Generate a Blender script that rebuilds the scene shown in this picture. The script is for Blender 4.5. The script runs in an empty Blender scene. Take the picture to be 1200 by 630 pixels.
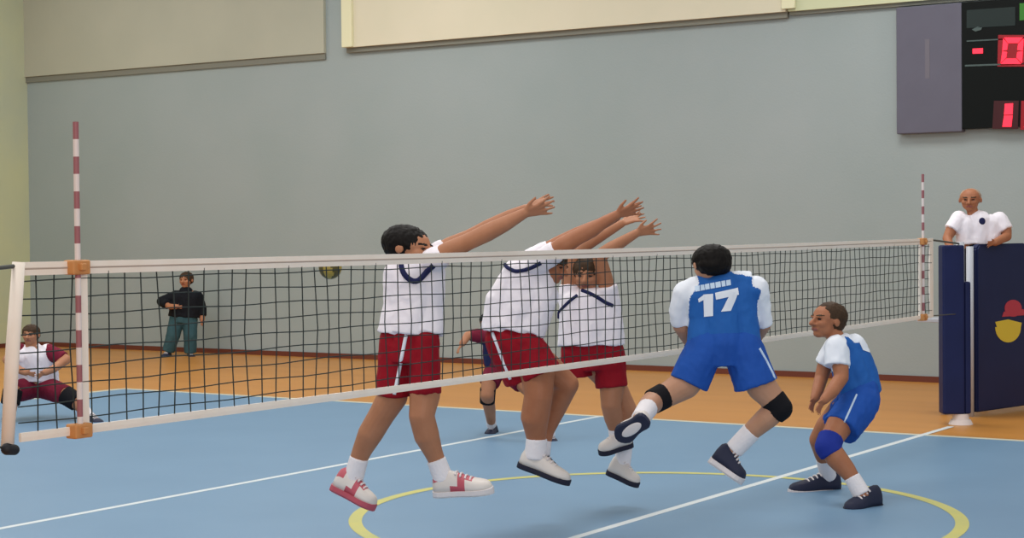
import bpy, bmesh, math, random
from mathutils import Vector, Matrix, noise
from mathutils.bvhtree import BVHTree
random.seed(4)
C = bpy.context.scene.collection
sc = bpy.context.scene

# ------------------------------------------------------------------ camera
FPX = 2053.9
CAM = Vector((-7.1058, -7.6476, 2.6144))
yaw, pitch, roll = 0.57729, -0.022267, -0.009391
FW = Vector((math.cos(pitch)*math.cos(yaw), math.cos(pitch)*math.sin(yaw), math.sin(pitch)))
r0 = Vector((math.sin(yaw), -math.cos(yaw), 0)); u0 = r0.cross(FW)
RT = math.cos(roll)*r0 + math.sin(roll)*u0
UP = -math.sin(roll)*r0 + math.cos(roll)*u0
cd = bpy.data.cameras.new('camera'); cam = bpy.data.objects.new('camera', cd); C.objects.link(cam)
cd.sensor_width = 36; cd.lens = FPX*36/1200; cd.clip_end = 200
m = Matrix((RT, UP, -FW)).transposed().to_4x4(); m.translation = CAM
cam.matrix_world = m
sc.camera = cam

def ray(x, y): return FW + RT*((x-600)/FPX) - UP*((y-315)/FPX)
def at(x, y, Z): return CAM + ray(x, y)*Z
def on(x, y, axis, v):
    d = ray(x, y); return CAM + d*((v-CAM[axis])/d[axis])
def cv(a, b, c):                      # a to the viewer's right, b up, c towards the viewer
    return (RT*a + UP*b - FW*c).normalized()

# ------------------------------------------------------------------ materials
def lin(h):
    out = []
    for i in (0, 2, 4):
        c = int(h[i:i+2], 16)/255
        out.append(c/12.92 if c <= .04045 else ((c+.055)/1.055)**2.4)
    return (*out, 1)
MATS = {}
def mat(name, col, rough=.6, col2=None, scale=8, amount=.5, stretch=(1,1,1), bump=0, bscale=60, spec=.4, metal=0, emit=0, sheen=0):
    if name in MATS: return MATS[name]
    m = bpy.data.materials.new(name); m.use_nodes = True
    nt = m.node_tree; b = nt.nodes['Principled BSDF']
    b.inputs['Roughness'].default_value = rough; b.inputs['Metallic'].default_value = metal
    b.inputs['Specular IOR Level'].default_value = spec
    c1 = lin(col); b.inputs['Base Color'].default_value = c1
    tc = nt.nodes.new('ShaderNodeTexCoord'); mp = nt.nodes.new('ShaderNodeMapping')
    mp.inputs['Scale'].default_value = stretch
    nt.links.new(tc.outputs['Object'], mp.inputs['Vector'])
    if col2:
        n = nt.nodes.new('ShaderNodeTexNoise'); n.inputs['Scale'].default_value = scale; n.inputs['Detail'].default_value = 5
        nt.links.new(mp.outputs['Vector'], n.inputs['Vector'])
        rp = nt.nodes.new('ShaderNodeValToRGB')
        rp.color_ramp.elements[0].position = .5-.5*amount; rp.color_ramp.elements[1].position = .5+.5*amount
        rp.color_ramp.elements[0].color = c1; rp.color_ramp.elements[1].color = lin(col2)
        nt.links.new(n.outputs['Fac'], rp.inputs['Fac']); nt.links.new(rp.outputs['Color'], b.inputs['Base Color'])
    if bump:
        n2 = nt.nodes.new('ShaderNodeTexNoise'); n2.inputs['Scale'].default_value = bscale; n2.inputs['Detail'].default_value = 3
        nt.links.new(mp.outputs['Vector'], n2.inputs['Vector'])
        bp = nt.nodes.new('ShaderNodeBump'); bp.inputs['Strength'].default_value = bump; bp.inputs['Distance'].default_value = .02
        nt.links.new(n2.outputs['Fac'], bp.inputs['Height']); nt.links.new(bp.outputs['Normal'], b.inputs['Normal'])
    if emit:
        b.inputs['Emission Color'].default_value = c1; b.inputs['Emission Strength'].default_value = emit
    if sheen: b.inputs['Sheen Weight'].default_value = sheen
    MATS[name] = m; return m

M_wall = mat('wall_paint', '99a6a6', .85, 'a3adae', .5, .6, bump=.15, bscale=30, spec=.15)
M_lwall = mat('left_wall_paint', 'cfd1a2', .85, 'b9c1ab', .6, .6, bump=.1, spec=.15)
M_up1 = mat('upper_panel_beige', 'babaa9', .8, 'b0b1a1', .7, .7, spec=.15)
M_up2 = mat('upper_panel_cream', 'e2dac3', .8, 'd8d3ba', .7, .7, spec=.15)
M_up3 = mat('upper_panel_pale', 'd5d8b4', .8, 'cdd2ae', .7, .7, spec=.15)
M_upfr = mat('panel_frame_ivory', 'e6e3bf', .7)
M_panshade = mat('panel_shadow_grey', '7f8076', .8)  # dark grey standing in for the shadow below the high panels
M_base = mat('baseboard_brown', '6a3526', .6)
M_wood = mat('floor_wood', 'ce8f42', .38, 'b87a34', 1.6, .8, (1, .12, 1), bump=.03, bscale=8, spec=.4)
M_blue = mat('court_blue', '7395b2', .42, '6a8caa', .9, .8, spec=.4)
M_white = mat('line_white', 'd3d9da', .5)
M_cream = mat('line_cream', 'c8c5b0', .5)
M_yel = mat('circle_yellow', 'cbc268', .5, 'b8b873', 3, .6)
M_tape = mat('net_tape', 'f6ebdf', .7, 'f0e2d2', 6, .6, spec=.15)
M_seam = mat('net_seam', 'b5a395', .8)
M_cord = mat('net_cord', '363d3c', .9, spec=.15)
M_orange = mat('clamp_orange', 'c98a50', .6)
M_red = mat('antenna_red', '9a5f64', .5)
M_awhite = mat('antenna_white', 'e2d6d2', .5)
M_cable = mat('cable_dark', '4a4c48', .5)
M_blk = mat('black_rubber', '1b1c22', .6)
M_skin = mat('skin_tan', 'b47b5a', .55, 'a76f4e', 9, .6)
M_skin2 = mat('skin_warm', 'ac704e', .55, '9f6343', 9, .6)
M_skin3 = mat('skin_fair', 'be8e72', .55, 'b28163', 9, .6)
M_lip = mat('lip', '96564a', .5)
M_eye = mat('eye_dark', '2a1f1b', .3)
M_hair = mat('hair_black', '0f0c0b', .6, '181310', 40, .6, spec=.15)
M_hair2 = mat('hair_brown', '3a2a1f', .6, '4a3726', 40, .6, spec=.15)
M_hairg = mat('hair_grey', 'b49c88', .7, 'a08a78', 40, .6)
M_sw = mat('shirt_white', 'f7f0f5', .8, 'f1ebf3', 5, .6, bump=.25, bscale=14, spec=.15)
M_sr = mat('shorts_red', '991222', .7, '891020', 5, .6, bump=.25, bscale=14, spec=.15)
M_sm = mat('fabric_maroon', '7c2036', .8, '6c1c30', 5, .6, bump=.25, bscale=14, spec=.15)
M_nv = mat('fabric_navy', '262a50', .8, spec=.15)
M_sb = mat('jersey_blue', '2a66b2', .7, '265da6', 5, .6, bump=.25, bscale=14, spec=.15)
M_bs = mat('shorts_blue', '2556ac', .7, '204d9e', 5, .6, bump=.25, bscale=14, spec=.15)
M_lb = mat('pale_blue_white', 'c9dcf0', .7, spec=.15)
M_num = mat('number_white', 'e8ecf4', .7, spec=.15)
M_pad = mat('knee_pad_black', '17161a', .8, spec=.15)
M_padb = mat('knee_pad_blue', '24368f', .8, spec=.15)
M_sock = mat('sock_white', 'e8e2e4', .9, bump=.3, bscale=50, spec=.15)
M_shw = mat('shoe_white', 'd8cfc8', .5)
M_shr = mat('shoe_red', 'b8525f', .5)
M_shk = mat('shoe_dark', '2c2f42', .5, spec=.15)
M_sole = mat('sole_dark', '2b2a38', .6, spec=.15)
M_solew = mat('sole_white', 'dcd3d2', .6)
M_jk = mat('jacket_black', '17191f', .8, bump=.2, bscale=14, spec=.15)
M_jean = mat('jeans_teal', '3e5e66', .85, '34525a', 6, .6, spec=.15)
M_tr = mat('trousers_black', '1b1c26', .8, spec=.15)
M_padv = mat('vinyl_navy', '202853', .45, '1c2348', 2, .6, spec=.15)
M_padv2 = mat('vinyl_dark_navy', '252c52', .45, '20274a', 2, .6, spec=.15)
M_steel = mat('steel_white', 'b9bcc4', .4)
M_emy = mat('emblem_yellow', 'dcc23c', .5)
M_emr = mat('emblem_red', 'b8384a', .5)
M_casing = mat('casing_grey', '646370', .55, '6b6a78', 2, .7, spec=.15)
M_black = mat('display_black', '101312', .3, spec=.15)
M_dgreen = mat('display_green_glass', '1f2b29', .25)
M_led_r = mat('led_red', 'ff2a40', .4, emit=1.3)
M_led_d = mat('led_red_dim', '7a0a14', .4, emit=.6)
M_led_g = mat('led_green', '2a6a18', .4, emit=.35)
M_rowl = mat('row_line', '4a5a58', .4)
M_by = mat('ball_yellow', 'a08a3c', .5)
M_bd = mat('ball_dark', '54491f', .5)

# ------------------------------------------------------------------ object helpers
def link(name, me, parent=None, mats=()):
    o = bpy.data.objects.new(name, me); C.objects.link(o)
    for mm in mats: me.materials.append(mm)
    if parent is not None: o.parent = parent
    return o
def obj(name, bm, mats, parent=None, origin=None, smooth=False):
    if origin is not None:
        bmesh.ops.translate(bm, verts=bm.verts, vec=-Vector(origin))
    bmesh.ops.recalc_face_normals(bm, faces=bm.faces)
    me = bpy.data.meshes.new(name); bm.to_mesh(me); bm.free()
    if smooth:
        for p in me.polygons: p.use_smooth = True
    if not isinstance(mats, (list, tuple)): mats = (mats,)
    o = link(name, me, parent, mats)
    if origin is not None and parent is None: o.location = origin
    return o
def tag(o, label, cat, group=None):
    o['label'] = label; o['category'] = cat
    if group: o['group'] = group
    return o
def struct(o): o['kind'] = 'structure'; return o
def empty(name, loc):
    o = bpy.data.objects.new(name, None); o.location = loc; o.empty_display_size = .2; C.objects.link(o); return o
def box(bm, a, b, mi=0, bev=0):
    a, b = Vector(a), Vector(b)
    r = bmesh.ops.create_cube(bm, size=1)
    bmesh.ops.scale(bm, verts=r['verts'], vec=[max(abs(b[i]-a[i]), 1e-4) for i in range(3)])
    bmesh.ops.translate(bm, verts=r['verts'], vec=(a+b)/2)
    fs = {f for v in r['verts'] for f in v.link_faces}
    for f in fs: f.material_index = mi
    if bev:
        es = list({e for v in r['verts'] for e in v.link_edges})
        bmesh.ops.bevel(bm, geom=es, offset=bev, segments=3, affect='EDGES', profile=.6)
def basis(d):
    d = d.normalized(); t = Vector((0,0,1)) if abs(d.z) < .9 else Vector((1,0,0))
    x = t.cross(d).normalized(); return x, d.cross(x), d
def ring_tube(bm, rings, cap=True, mi=0):
    vs = [[bm.verts.new(p) for p in r] for r in rings]
    n = len(vs[0])
    for i in range(len(vs)-1):
        for k in range(n):
            f = bm.faces.new((vs[i][k], vs[i][(k+1) % n], vs[i+1][(k+1) % n], vs[i+1][k])); f.material_index = mi
    if cap:
        for r in (vs[0], vs[-1]):
            f = bm.faces.new(r); f.material_index = mi
    return vs
def tube(bm, pts, r, n=10, mi=0, flat=None):
    pts = [Vector(p) for p in pts]; rings = []
    px = None
    for i, p in enumerate(pts):
        d = (pts[min(i+1, len(pts)-1)]-pts[max(i-1, 0)])
        x, y, d = basis(d)
        if px is not None:
            x = (px - d*px.dot(d)).normalized(); y = d.cross(x)
        px = x
        rr = r[i] if isinstance(r, (list, tuple)) else r
        rings.append([p + x*rr*math.cos(2*math.pi*k/n) + y*rr*math.sin(2*math.pi*k/n) for k in range(n)])
    ring_tube(bm, rings, True, mi)
def capsule(bm, a, ra, b, rb, fa=False, fb=False, n=18):
    """closed tapered capsule; fa / fb: flat end instead of a round one"""
    d = b-a; L = d.length
    if L < 1e-5: d = Vector((0,0,1)); L = 1e-5
    x, y, d = basis(d)
    prof = []
    if fa: prof += [(-.001, ra*.55), (0, ra)]
    else:
        for i in range(6): t = math.pi/2*(1-i/5); prof.append((-ra*math.sin(t), max(ra*math.cos(t), ra*.02)))
    if fb: prof += [(L, rb), (L+.001, rb*.55)]
    else:
        for i in range(6): t = math.pi/2*i/5; prof.append((L+rb*math.sin(t), max(rb*math.cos(t), rb*.02)))
    rings = [[a + d*h + x*q*math.cos(2*math.pi*k/n) + y*q*math.sin(2*math.pi*k/n) for k in range(n)] for h, q in prof]
    ring_tube(bm, rings)
def ellips(bm, c, ax, n=20):
    rings = []
    for i in range(1, n//2+1):
        t = math.pi*(i-.5)/(n//2)
        rings.append([c + ax[2]*math.cos(t) + (ax[0]*math.cos(2*math.pi*k/n) + ax[1]*math.sin(2*math.pi*k/n))*math.sin(t) for k in range(n)])
    ring_tube(bm, rings)

def remesh(bm, voxel, sm=4, wrinkle=0, wsize=.12):
    bmesh.ops.recalc_face_normals(bm, faces=bm.faces)
    me = bpy.data.meshes.new('tmp'); bm.to_mesh(me); bm.free()
    o = bpy.data.objects.new('tmp', me); C.objects.link(o)
    r = o.modifiers.new('r', 'REMESH'); r.mode = 'VOXEL'; r.voxel_size = voxel; r.use_smooth_shade = True
    if sm:
        s = o.modifiers.new('s', 'SMOOTH'); s.factor = .5; s.iterations = sm
    dg = bpy.context.evaluated_depsgraph_get(); dg.update()
    out = bpy.data.meshes.new_from_object(o.evaluated_get(dg), depsgraph=dg)
    bpy.data.objects.remove(o); bpy.data.meshes.remove(me)
    out.materials.clear()
    if wrinkle:
        ns = [v.normal.copy() for v in out.vertices]
        for v, nn in zip(out.vertices, ns):
            q = Vector((v.co.x/wsize, v.co.y/wsize, v.co.z/(wsize*1.5)))
            v.co += nn*(wrinkle*(noise.noise(q)*1.1+(.35-abs(noise.noise(q*1.6+Vector((7, 3, 1)))))*1.3+noise.noise(q*3.1)*.3))
    for p in out.polygons: p.use_smooth = True
    return out

# ------------------------------------------------------------------ figures
class Fig:
    def __init__(s, Z, voxel, base_px=None, root=None):
        s.Z = Z; s.k = Z/FPX; s.vox = voxel; s.root = root; s.bm = bmesh.new(); s.body = None; s.rules = []
    def p(s, q): return at(q[0], q[1], s.Z + (q[2] if len(q) > 2 else 0))
    def chain(s, bm, pts, fa=False, fb=False):
        for i in range(len(pts)-1):
            a, b = pts[i], pts[i+1]
            capsule(bm, s.p(a), a[3]*s.k, s.p(b), b[3]*s.k, fa and i == 0, fb and i == len(pts)-2)
    def limb(s, pts): s.chain(s.bm, pts)
    # head: fwd / up are unit vectors, half sizes in px
    def head(s, c, fwd, up, rw, rl, rh, hair=M_hair, hairline=0., bald=False, hairscale=1.):
        s.hc = c0 = s.p(c); f = fwd.normalized(); u = (up - f*up.dot(f)).normalized(); r = f.cross(u)
        W, L, H = rw*s.k, rl*s.k, rh*s.k
        q = lambda a, b, c: c0 + r*a*W + f*b*L + u*c*H
        e = lambda bm, a, b, c, x, y, z: ellips(bm, q(a, b, c), (r*x*W, f*y*L, u*z*H))
        B = s.bm
        e(B, 0, -.08, .22, .95, .93, .76); e(B, 0, .22, -.3, .76, .66, .62); e(B, 0, .5, -.74, .4, .3, .22)
        for sg in (-1, 1):
            e(B, sg*.98, -.1, -.05, .1, .2, .24); e(B, sg*.4, .52, -.18, .34, .32, .26)
        capsule(B, q(0, .84, .12), .1*W, q(0, 1.08, -.2), .17*W)
        capsule(B, q(-.2, .92, -.24), .09*W, q(.2, .92, -.24), .09*W)
        capsule(B, q(-.45, .78, .2), .11*W, q(.45, .78, .2), .11*W)
        capsule(B, q(-.24, .82, -.5), .08*W, q(.24, .82, -.5), .08*W)
        def hf(p):
            d = p-c0; return d.dot(r)/W, d.dot(f)/L, d.dot(u)/H
        def eye(p):
            a, b, c = hf(p); return .5 < b < 1.3 and ((abs(a)-.36)/.14)**2 + ((c-.07)/.065)**2 < 1
        def lips(p):
            a, b, c = hf(p); return .6 < b < 1.3 and (a/.32)**2 + ((c+.5)/.09)**2 < 1
        def brow(p):
            a, b, c = hf(p); return .5 < b < 1.3 and ((abs(a)-.38)/.26)**2 + ((c-.27)/.06)**2 < 1
        s.rules += [(M_eye, eye), (M_lip, lips), (M_hair2 if bald else hair, brow)] if H > .13 and s.vox < .0105 else [(M_lip, lips)]
        hb = bmesh.new(); k = hairscale
        if bald:
            e(hb, 0, -.3, -.02, 1.03, .78, .42); e(hb, 0, -.2, .3, .99, .84, .68)
        else:
            e(hb, 0, -.17+hairline, .3, 1.05*k, 1.0*k, .8*k); e(hb, 0, -.42, -.08, .96*k, .7*k, .56*k)
        s.hairbm = (hb, hair)
        return q
    # hand: wrist px, tip px, thumb side as a camera vector
    def hand(s, w, tip, side, size, spread=.5, curl=.25, nrm=None):
        a, b = s.p(w), s.p(tip); d = (b-a).normalized(); sd = side - d*side.dot(d); sd.normalize()
        n = d.cross(sd); S = size*s.k; B = s.bm
        def fr(x, y, z): return a + d*x*S + sd*y*S + n*z*S
        kn = [.155, .055, -.05, -.145]
        for i, y in enumerate(kn):
            capsule(B, fr(-.02, y*.5, 0), .07*S, fr(.46, y, 0), .062*S)
            ang = (.30, .1, -.1, -.32)[i]*spread*2
            ln = (.46, .52, .48, .38)[i]
            p0 = fr(.46, y, 0)
            d1 = (d*math.cos(ang)+sd*math.sin(ang)); d1 = (d1 - n*curl*.5).normalized()
            p1 = p0 + d1*ln*.5*S
            d2 = (d1 - n*curl).normalized(); p2 = p1 + d2*ln*.5*S
            capsule(B, p0, .058*S, p1, .05*S, n=10); capsule(B, p1, .05*S, p2, .04*S, n=10)
        t0 = fr(.08, .1, 0); t1 = fr(.27, .28, -.05); t2 = fr(.46, .37, -.1)
        capsule(B, t0, .07*S, t1, .06*S, n=10); capsule(B, t1, .056*S, t2, .045*S, n=10)
    def finish(s, skin, label, group=None, root=None):
        s.rootp = Vector(root) if root is not None else s.rootp
        me = remesh(s.bm, s.vox, 3)
        mats = [skin]
        for mm, _ in s.rules:
            if mm not in mats: mats.append(mm)
        for mm in mats: me.materials.append(mm)
        for p in me.polygons:
            c = p.center
            if (c-s.hc).length < .5:
                for mm, fn in s.rules:
                    if fn(c): p.material_index = mats.index(mm); break
        me.transform(Matrix.Translation(-s.rootp))
        s.body = link('person', me); s.body.location = s.rootp
        tag(s.body, label, 'person', group)
        hb, hm = s.hairbm
        s.add('hair', hb, [hm], sm=2, wrinkle=.006, wsize=.03)
        return s.body
    def add(s, name, bm, mats, sm=4, wrinkle=0, wsize=.12, parent=None, pick=None, vox=None, label=None):
        me = remesh(bm, vox or s.vox*1.15, sm, wrinkle, wsize)
        for mm in mats: me.materials.append(mm)
        if pick:
            for p in me.polygons: p.material_index = pick(p.center)
        s.last = BVHTree.FromPolygons([v.co.copy() for v in me.vertices], [tuple(p.vertices) for p in me.polygons])
        me.transform(Matrix.Translation(-s.rootp))
        o = link(name, me, parent or s.body)
        if label: o['label'] = label
        return o
    def cloth(s, name, mats, chains, wrinkle=.008, wsize=.13, pick=None, fb=True, sm=5, extra=None):
        bm = bmesh.new()
        for c in chains: s.chain(bm, c, False, fb)
        if extra: extra(bm)
        return s.add(name, bm, mats, sm, wrinkle, wsize, pick=pick)
    def near(s, pts, rpx):                # distance test to a polyline on the garment
        P = [s.p(q) for q in pts]
        def f(c):
            for a, b in zip(P, P[1:]):
                t = max(0, min(1, (c-a).dot(b-a)/(b-a).length_squared))
                if (c-(a+(b-a)*t)).length < rpx*s.k: return True
            return False
        return f
    def piping(s, name, material, pts, rpx, parent, bvh, n=24):
        P = [s.p(q) for q in pts]; out = []
        ls = [(b-a).length for a, b in zip(P, P[1:])]; T = sum(ls)
        for i in range(n+1):
            t = T*i/n; j = 0
            while j < len(ls)-1 and t > ls[j]: t -= ls[j]; j += 1
            q = P[j] + (P[j+1]-P[j])*min(1, t/ls[j])
            d = (q-CAM).normalized()
            hit = bvh.ray_cast(q-d*1.5, d)[0]
            if hit is None: hit = bvh.find_nearest(q)[0]
            out.append(hit)
        for _ in range(2):
            out = [out[0]] + [(out[i-1]+out[i]*2+out[i+1])/4 for i in range(1, len(out)-1)] + [out[-1]]
        bm = bmesh.new(); tube(bm, out, rpx*s.k, 8)
        bmesh.ops.translate(bm, verts=bm.verts, vec=-s.rootp)
        return obj(name, bm, material, parent, smooth=True)
    def patch(s, name, material, quads, dz, parent, bvh, off=.006, label=None):
        """flat lettering laid on the garment: px quads, split fine and dropped on the cloth"""
        bm = bmesh.new(); N = 6
        for qd in quads:
            g = []
            for i in range(N+1):
                row = []
                for j in range(N+1):
                    u, v = i/N, j/N
                    x = (qd[0][0]*(1-u)+qd[1][0]*u)*(1-v) + (qd[3][0]*(1-u)+qd[2][0]*u)*v
                    y = (qd[0][1]*(1-u)+qd[1][1]*u)*(1-v) + (qd[3][1]*(1-u)+qd[2][1]*u)*v
                    d = ray(x, y).normalized(); hit, nn, _, _ = bvh.ray_cast(CAM, d)
                    if hit is None: hit = bvh.find_nearest(at(x, y, s.Z+dz))[0]; nn = -d
                    if nn.dot(d) > 0: nn = -nn
                    row.append(bm.verts.new(hit + nn*off - s.rootp))
                g.append(row)
            for i in range(N):
                for j in range(N): bm.faces.new((g[i][j], g[i+1][j], g[i+1][j+1], g[i][j+1]))
        me = bpy.data.meshes.new(name); bm.to_mesh(me); bm.free()
        for p in me.polygons: p.use_smooth = True
        o = link(name, me, parent, [material])
        if label: o['label'] = label
        return o
    def shoe(s, heel, toe, up, hw, ht, upper, sole, stripe=None, th=.3, label=None):
        a, b = s.p(heel), s.p(toe); d = b-a; L = d.length; d.normalize()
        u = (up - d*up.dot(d)).normalized(); w = d.cross(u); W = hw*s.k; H = ht*s.k
        ts = [0, .03, .1, .2, .32, .45, .58, .7, .8, .9, .96, 1]
        ws = [.35, .62, .8, .82, .76, .78, .9, 1.0, .98, .8, .55, .22]
        hs = [.55, .85, 1.0, 1.02, .98, .84, .66, .54, .47, .4, .3, .1]
        rings = []; n = 14
        for t, x, h in zip(ts, ws, hs):
            ring = []
            for k in range(n):
                an = math.pi*k/(n-1)
                cx, sy = math.cos(an), max(0, math.sin(an))
                ring.append(a + d*t*L + w*W*x*math.copysign(abs(cx)**.75, cx)*(1-.35*sy*sy*(h > .7)) + u*H*h*sy**.8 - s.rootp)
            rings.append(ring)
        bm = bmesh.new(); vs = ring_tube(bm, rings)
        mats = [upper] + ([stripe] if stripe else [])
        if stripe:
            for f in bm.faces:
                c = f.calc_center_median() + s.rootp - a; t = c.dot(d)/L; hgt = c.dot(u)/H; sd = abs(c.dot(w))/W
                if (.30 < t-.25*hgt < .52 and hgt < .8) or (t < .16 and hgt > .45): f.material_index = 1
        o = obj('shoe', bm, mats, s.body, smooth=True)
        if label: o['label'] = label
        T = H*th; rings = []
        for t, x in zip(ts, ws):
            x = x*1.08
            rings.append([a + d*((t-.5)*1.03+.5)*L + w*W*x*cx + u*(-T*cz+.02*H) - s.rootp for cx, cz in ((-1, 0), (-1, .7), (-.85, 1), (.85, 1), (1, .7), (1, 0), (.5, -.15), (-.5, -.15))])
        bm = bmesh.new(); ring_tube(bm, rings); obj('sole', bm, sole, o)
        # laces across the instep
        bm = bmesh.new()
        for t, h in ((.42, .88), (.5, .78), (.58, .67), (.66, .57)):
            tube(bm, [a + d*t*L + w*W*x*.5 + u*H*(h+.03-.1*x*x) - s.rootp for x in (-1, -.5, 0, .5, 1)], .05*H, 6)
        obj('laces', bm, M_solew, o)
        return o
    def sock(s, pts, material=M_sock, name='sock'):
        bm = bmesh.new(); s.chain(bm, pts, True, True); return s.add(name, bm, [material], 2)
    def kneepad(s, pts, material=M_pad):
        bm = bmesh.new(); s.chain(bm, pts, True, True); return s.add('knee_pad', bm, [material], 3)

# ------------------------------------------------------------------ people
def foot_root(q, Z):
    g = at(q[0], q[1], Z); g.z = 0; return g

# white-shirted blocker nearest the camera
F = Fig(13.85, .0085); root = foot_root((482, 400), F.Z)
F.chain(F.bm, [(469,322,.03,15),(468,360,.03,14),(467,395,.03,16)]); F.chain(F.bm, [(503,320,-.03,15),(501,360,0,14),(498,395,0,15)])
F.chain(F.bm, [(485,318,0,20),(484,355,0,20),(482,398,0,21)]); F.chain(F.bm, [(481,316,0,12),(483,296,0,11)])
F.limb([(505,305,-.1,11),(528,293,-.15,11.5),(549,283,-.2,10),(572,272,-.23,10.5),(592,262,-.26,9),(614,250,-.28,6.2)])
F.limb([(500,303,.1,11),(528,288,.1,11),(550,278,.08,9.5),(574,266,.05,10),(596,254,.02,8),(616,245,0,6)])
F.hand((614,250,-.28), (652,240,-.3), cv(.3,.8,.5), 38, .6, .18); F.hand((616,245,0), (650,231,.02), cv(.2,.7,-.7), 37, .6, .12)
F.limb([(466,400,.06,19),(460,464,.08,18),(447,486,.1,15.5),(434,508,.13,15),(425,526,.17,12),(418,543,.2,10),(414,562,.2,10)])
F.limb([(496,400,-.04,19),(498,462,-.06,18),(494,487,-.1,15),(500,510,-.07,15),(508,530,-.02,11),(514,544,0,9.5),(520,562,0,10)])
F.head((481,291), cv(.86,-.1,.46), cv(.05,1,0), 21, 29, 24, M_hair, hairline=-.12, hairscale=1.05)
F.finish(M_skin, 'blocker with short black hair and red-trimmed shoes, both arms stretched over the net', root=root)
sh = F.cloth('shirt', [M_sw], [[(468,322,.03,19),(467,358,.03,18),(464,390,.04,22.5)], [(504,320,-.03,18),(503,358,0,17.5),(498,390,-.03,22)],
    [(485,318,0,25),(484,355,0,25),(481,390,0,28)], [(474,310,.03,14),(505,306,-.04,15)], [(505,306,-.1,14),(520,299,-.13,13.5)], [(500,303,.1,14),(522,292,.1,13)]], .009)
F.piping('collar', M_nv, [(471,300),(470,312),(474,322),(482,329),(489,330),(497,322),(503,315),(508,311)], 3.4, sh, F.last)
so = F.cloth('shorts', [M_sr], [[(464,398,.05,19.5),(461,463,.08,21.5)], [(496,398,-.05,19.5),(498,461,-.06,19)], [(480,397,0,23),(480,424,0,23)]], .008)
F.piping('side_stripe', M_num, [(476,392),(472,412),(467,438),(462,462)], 2.2, so, F.last)
F.sock([(421,536,.18,11.5),(414,561,.2,12)]); F.sock([(511,538,-.01,11.5),(520,562,0,12)])
F.shoe((391,567,.22), (440,592,.1), cv(.5,.85,.1), 14, 25, M_shw, M_shr, M_shr)
F.shoe((509,575,.02), (577,571,-.1), cv(.0,1,.15), 14, 24, M_shw, M_solew, M_shr)

# middle blocker
F = Fig(15.3, .009); root = foot_root((612, 400), F.Z)
F.chain(F.bm, [(600,322,.02,11),(590,352,.02,14),(590,395,.03,15)]); F.chain(F.bm, [(630,320,-.03,12),(636,348,-.03,13),(620,395,0,15)])
F.chain(F.bm, [(615,318,0,17),(612,350,0,20),(605,395,0,19)]); F.chain(F.bm, [(626,314,0,12),(642,310,0,11)])
F.limb([(630,308,-.13,11),(660,288,-.2,11),(676,278,-.2,9.5),(694,269,-.2,9),(708,260,-.2,7),(722,252,-.2,5.6)])
F.limb([(622,305,.14,11),(656,286,.13,10.5),(676,275,.12,9),(695,267,.1,8.5),(722,254,.06,5.6)])
F.hand((722,252,-.2), (758,240,-.22), cv(.3,.8,.5), 35, .65, .15); F.hand((722,254,.06), (752,236,.08), cv(.2,.7,-.7), 34, .6, .12)
F.limb([(614,400,-.04,18),(630,440,-.06,20),(631,464,-.09,17),(627,488,-.06,17),(628,506,-.02,13),(629,520,0,10.5),(627,540,0,10)])
F.limb([(602,400,.06,18),(640,428,.1,17),(665,450,.1,13.5),(652,476,.22,13),(640,505,.26,9.5),(634,530,.26,9)])
F.head((647,311), cv(.8,-.3,.5), cv(.3,.95,0), 17, 20, 20, M_hair2)
F.finish(M_skin2, 'middle jumping blocker in white shirt and red shorts with dark-soled beige shoes', root=root)
sh = F.cloth('shirt', [M_sw], [[(600,323,.02,14),(588,354,.02,19),(586,386,.04,23)], [(631,320,-.03,15.5),(637,346,-.03,17.5),(617,387,-.03,22.5)],
    [(615,320,0,20),(612,350,0,25),(602,387,0,27.5)], [(630,308,-.13,13.5),(652,294,-.18,13)], [(622,305,.14,13),(645,292,.13,12)], [(604,316,0,13),(630,311,0,13)]], .009)
F.piping('collar', M_nv, [(589,307),(594,313),(603,318),(613,317),(624,313),(634,308)], 2.4, sh, F.last)
so = F.cloth('shorts', [M_sr], [[(587,398,.05,19.5),(611,443,.1,22)], [(613,397,-.04,20),(635,438,-.07,24)], [(600,397,0,22),(618,428,0,25)]], .009)
F.piping('side_stripe', M_num, [(577,390),(583,405),(590,424),(598,444)], 2.0, so, F.last)
F.sock([(629,513,-.01,12.5),(627,537,0,13)]); F.sock([(637,514,.26,10),(634,532,.26,11)])
F.shoe((609,541,.03), (668,563,-.1), cv(.4,.9,.15), 12, 21, M_shw, M_sole, label='off-white shoe with a dark sole')
F.shoe((617,536,.3), (652,552,.2), cv(.35,.9,.1), 12, 20, M_shk, M_sole, label='second shoe, dark at the ankle')

# blocker with raised arms, third along the net
F = Fig(16.3, .0095); root = foot_root((694, 410), F.Z)
F.chain(F.bm, [(670,354,0,11),(675,395,0,14),(677,420,0,13)]); F.chain(F.bm, [(711,354,0,11),(710,395,0,14),(712,420,0,13)])
F.chain(F.bm, [(690,352,0,16),(692,395,0,18),(695,420,0,16)]); F.chain(F.bm, [(690,352,0,10),(689,332,0,10)])
F.limb([(714,353,-.02,10),(709,325,-.06,9),(702,300,-.1,8),(716,291,-.13,8),(731,282,-.16,6.5),(746,273,-.18,5)])
F.limb([(667,351,.03,10),(667,322,.05,9),(671,300,.06,8),(686,287,.06,8),(704,276,.06,7),(728,262,.06,5)])
F.hand((746,273,-.18), (774,266,-.2), cv(.2,.9,.4), 31, .65, .15); F.hand((728,262,.06), (755,251,.08), cv(.2,.7,-.7), 31, .6, .12)
F.limb([(714,424,-.01,16),(717,455,-.02,14.5),(716,474,-.05,12),(719,490,0,11),(722,505,.04,8),(724,514,.05,8)])
F.limb([(692,424,.05,15),(722,455,.12,13.5),(736,482,.1,11.5),(734,502,.14,10.5),(731,522,.18,7.5),(729,544,.18,8)])
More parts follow.
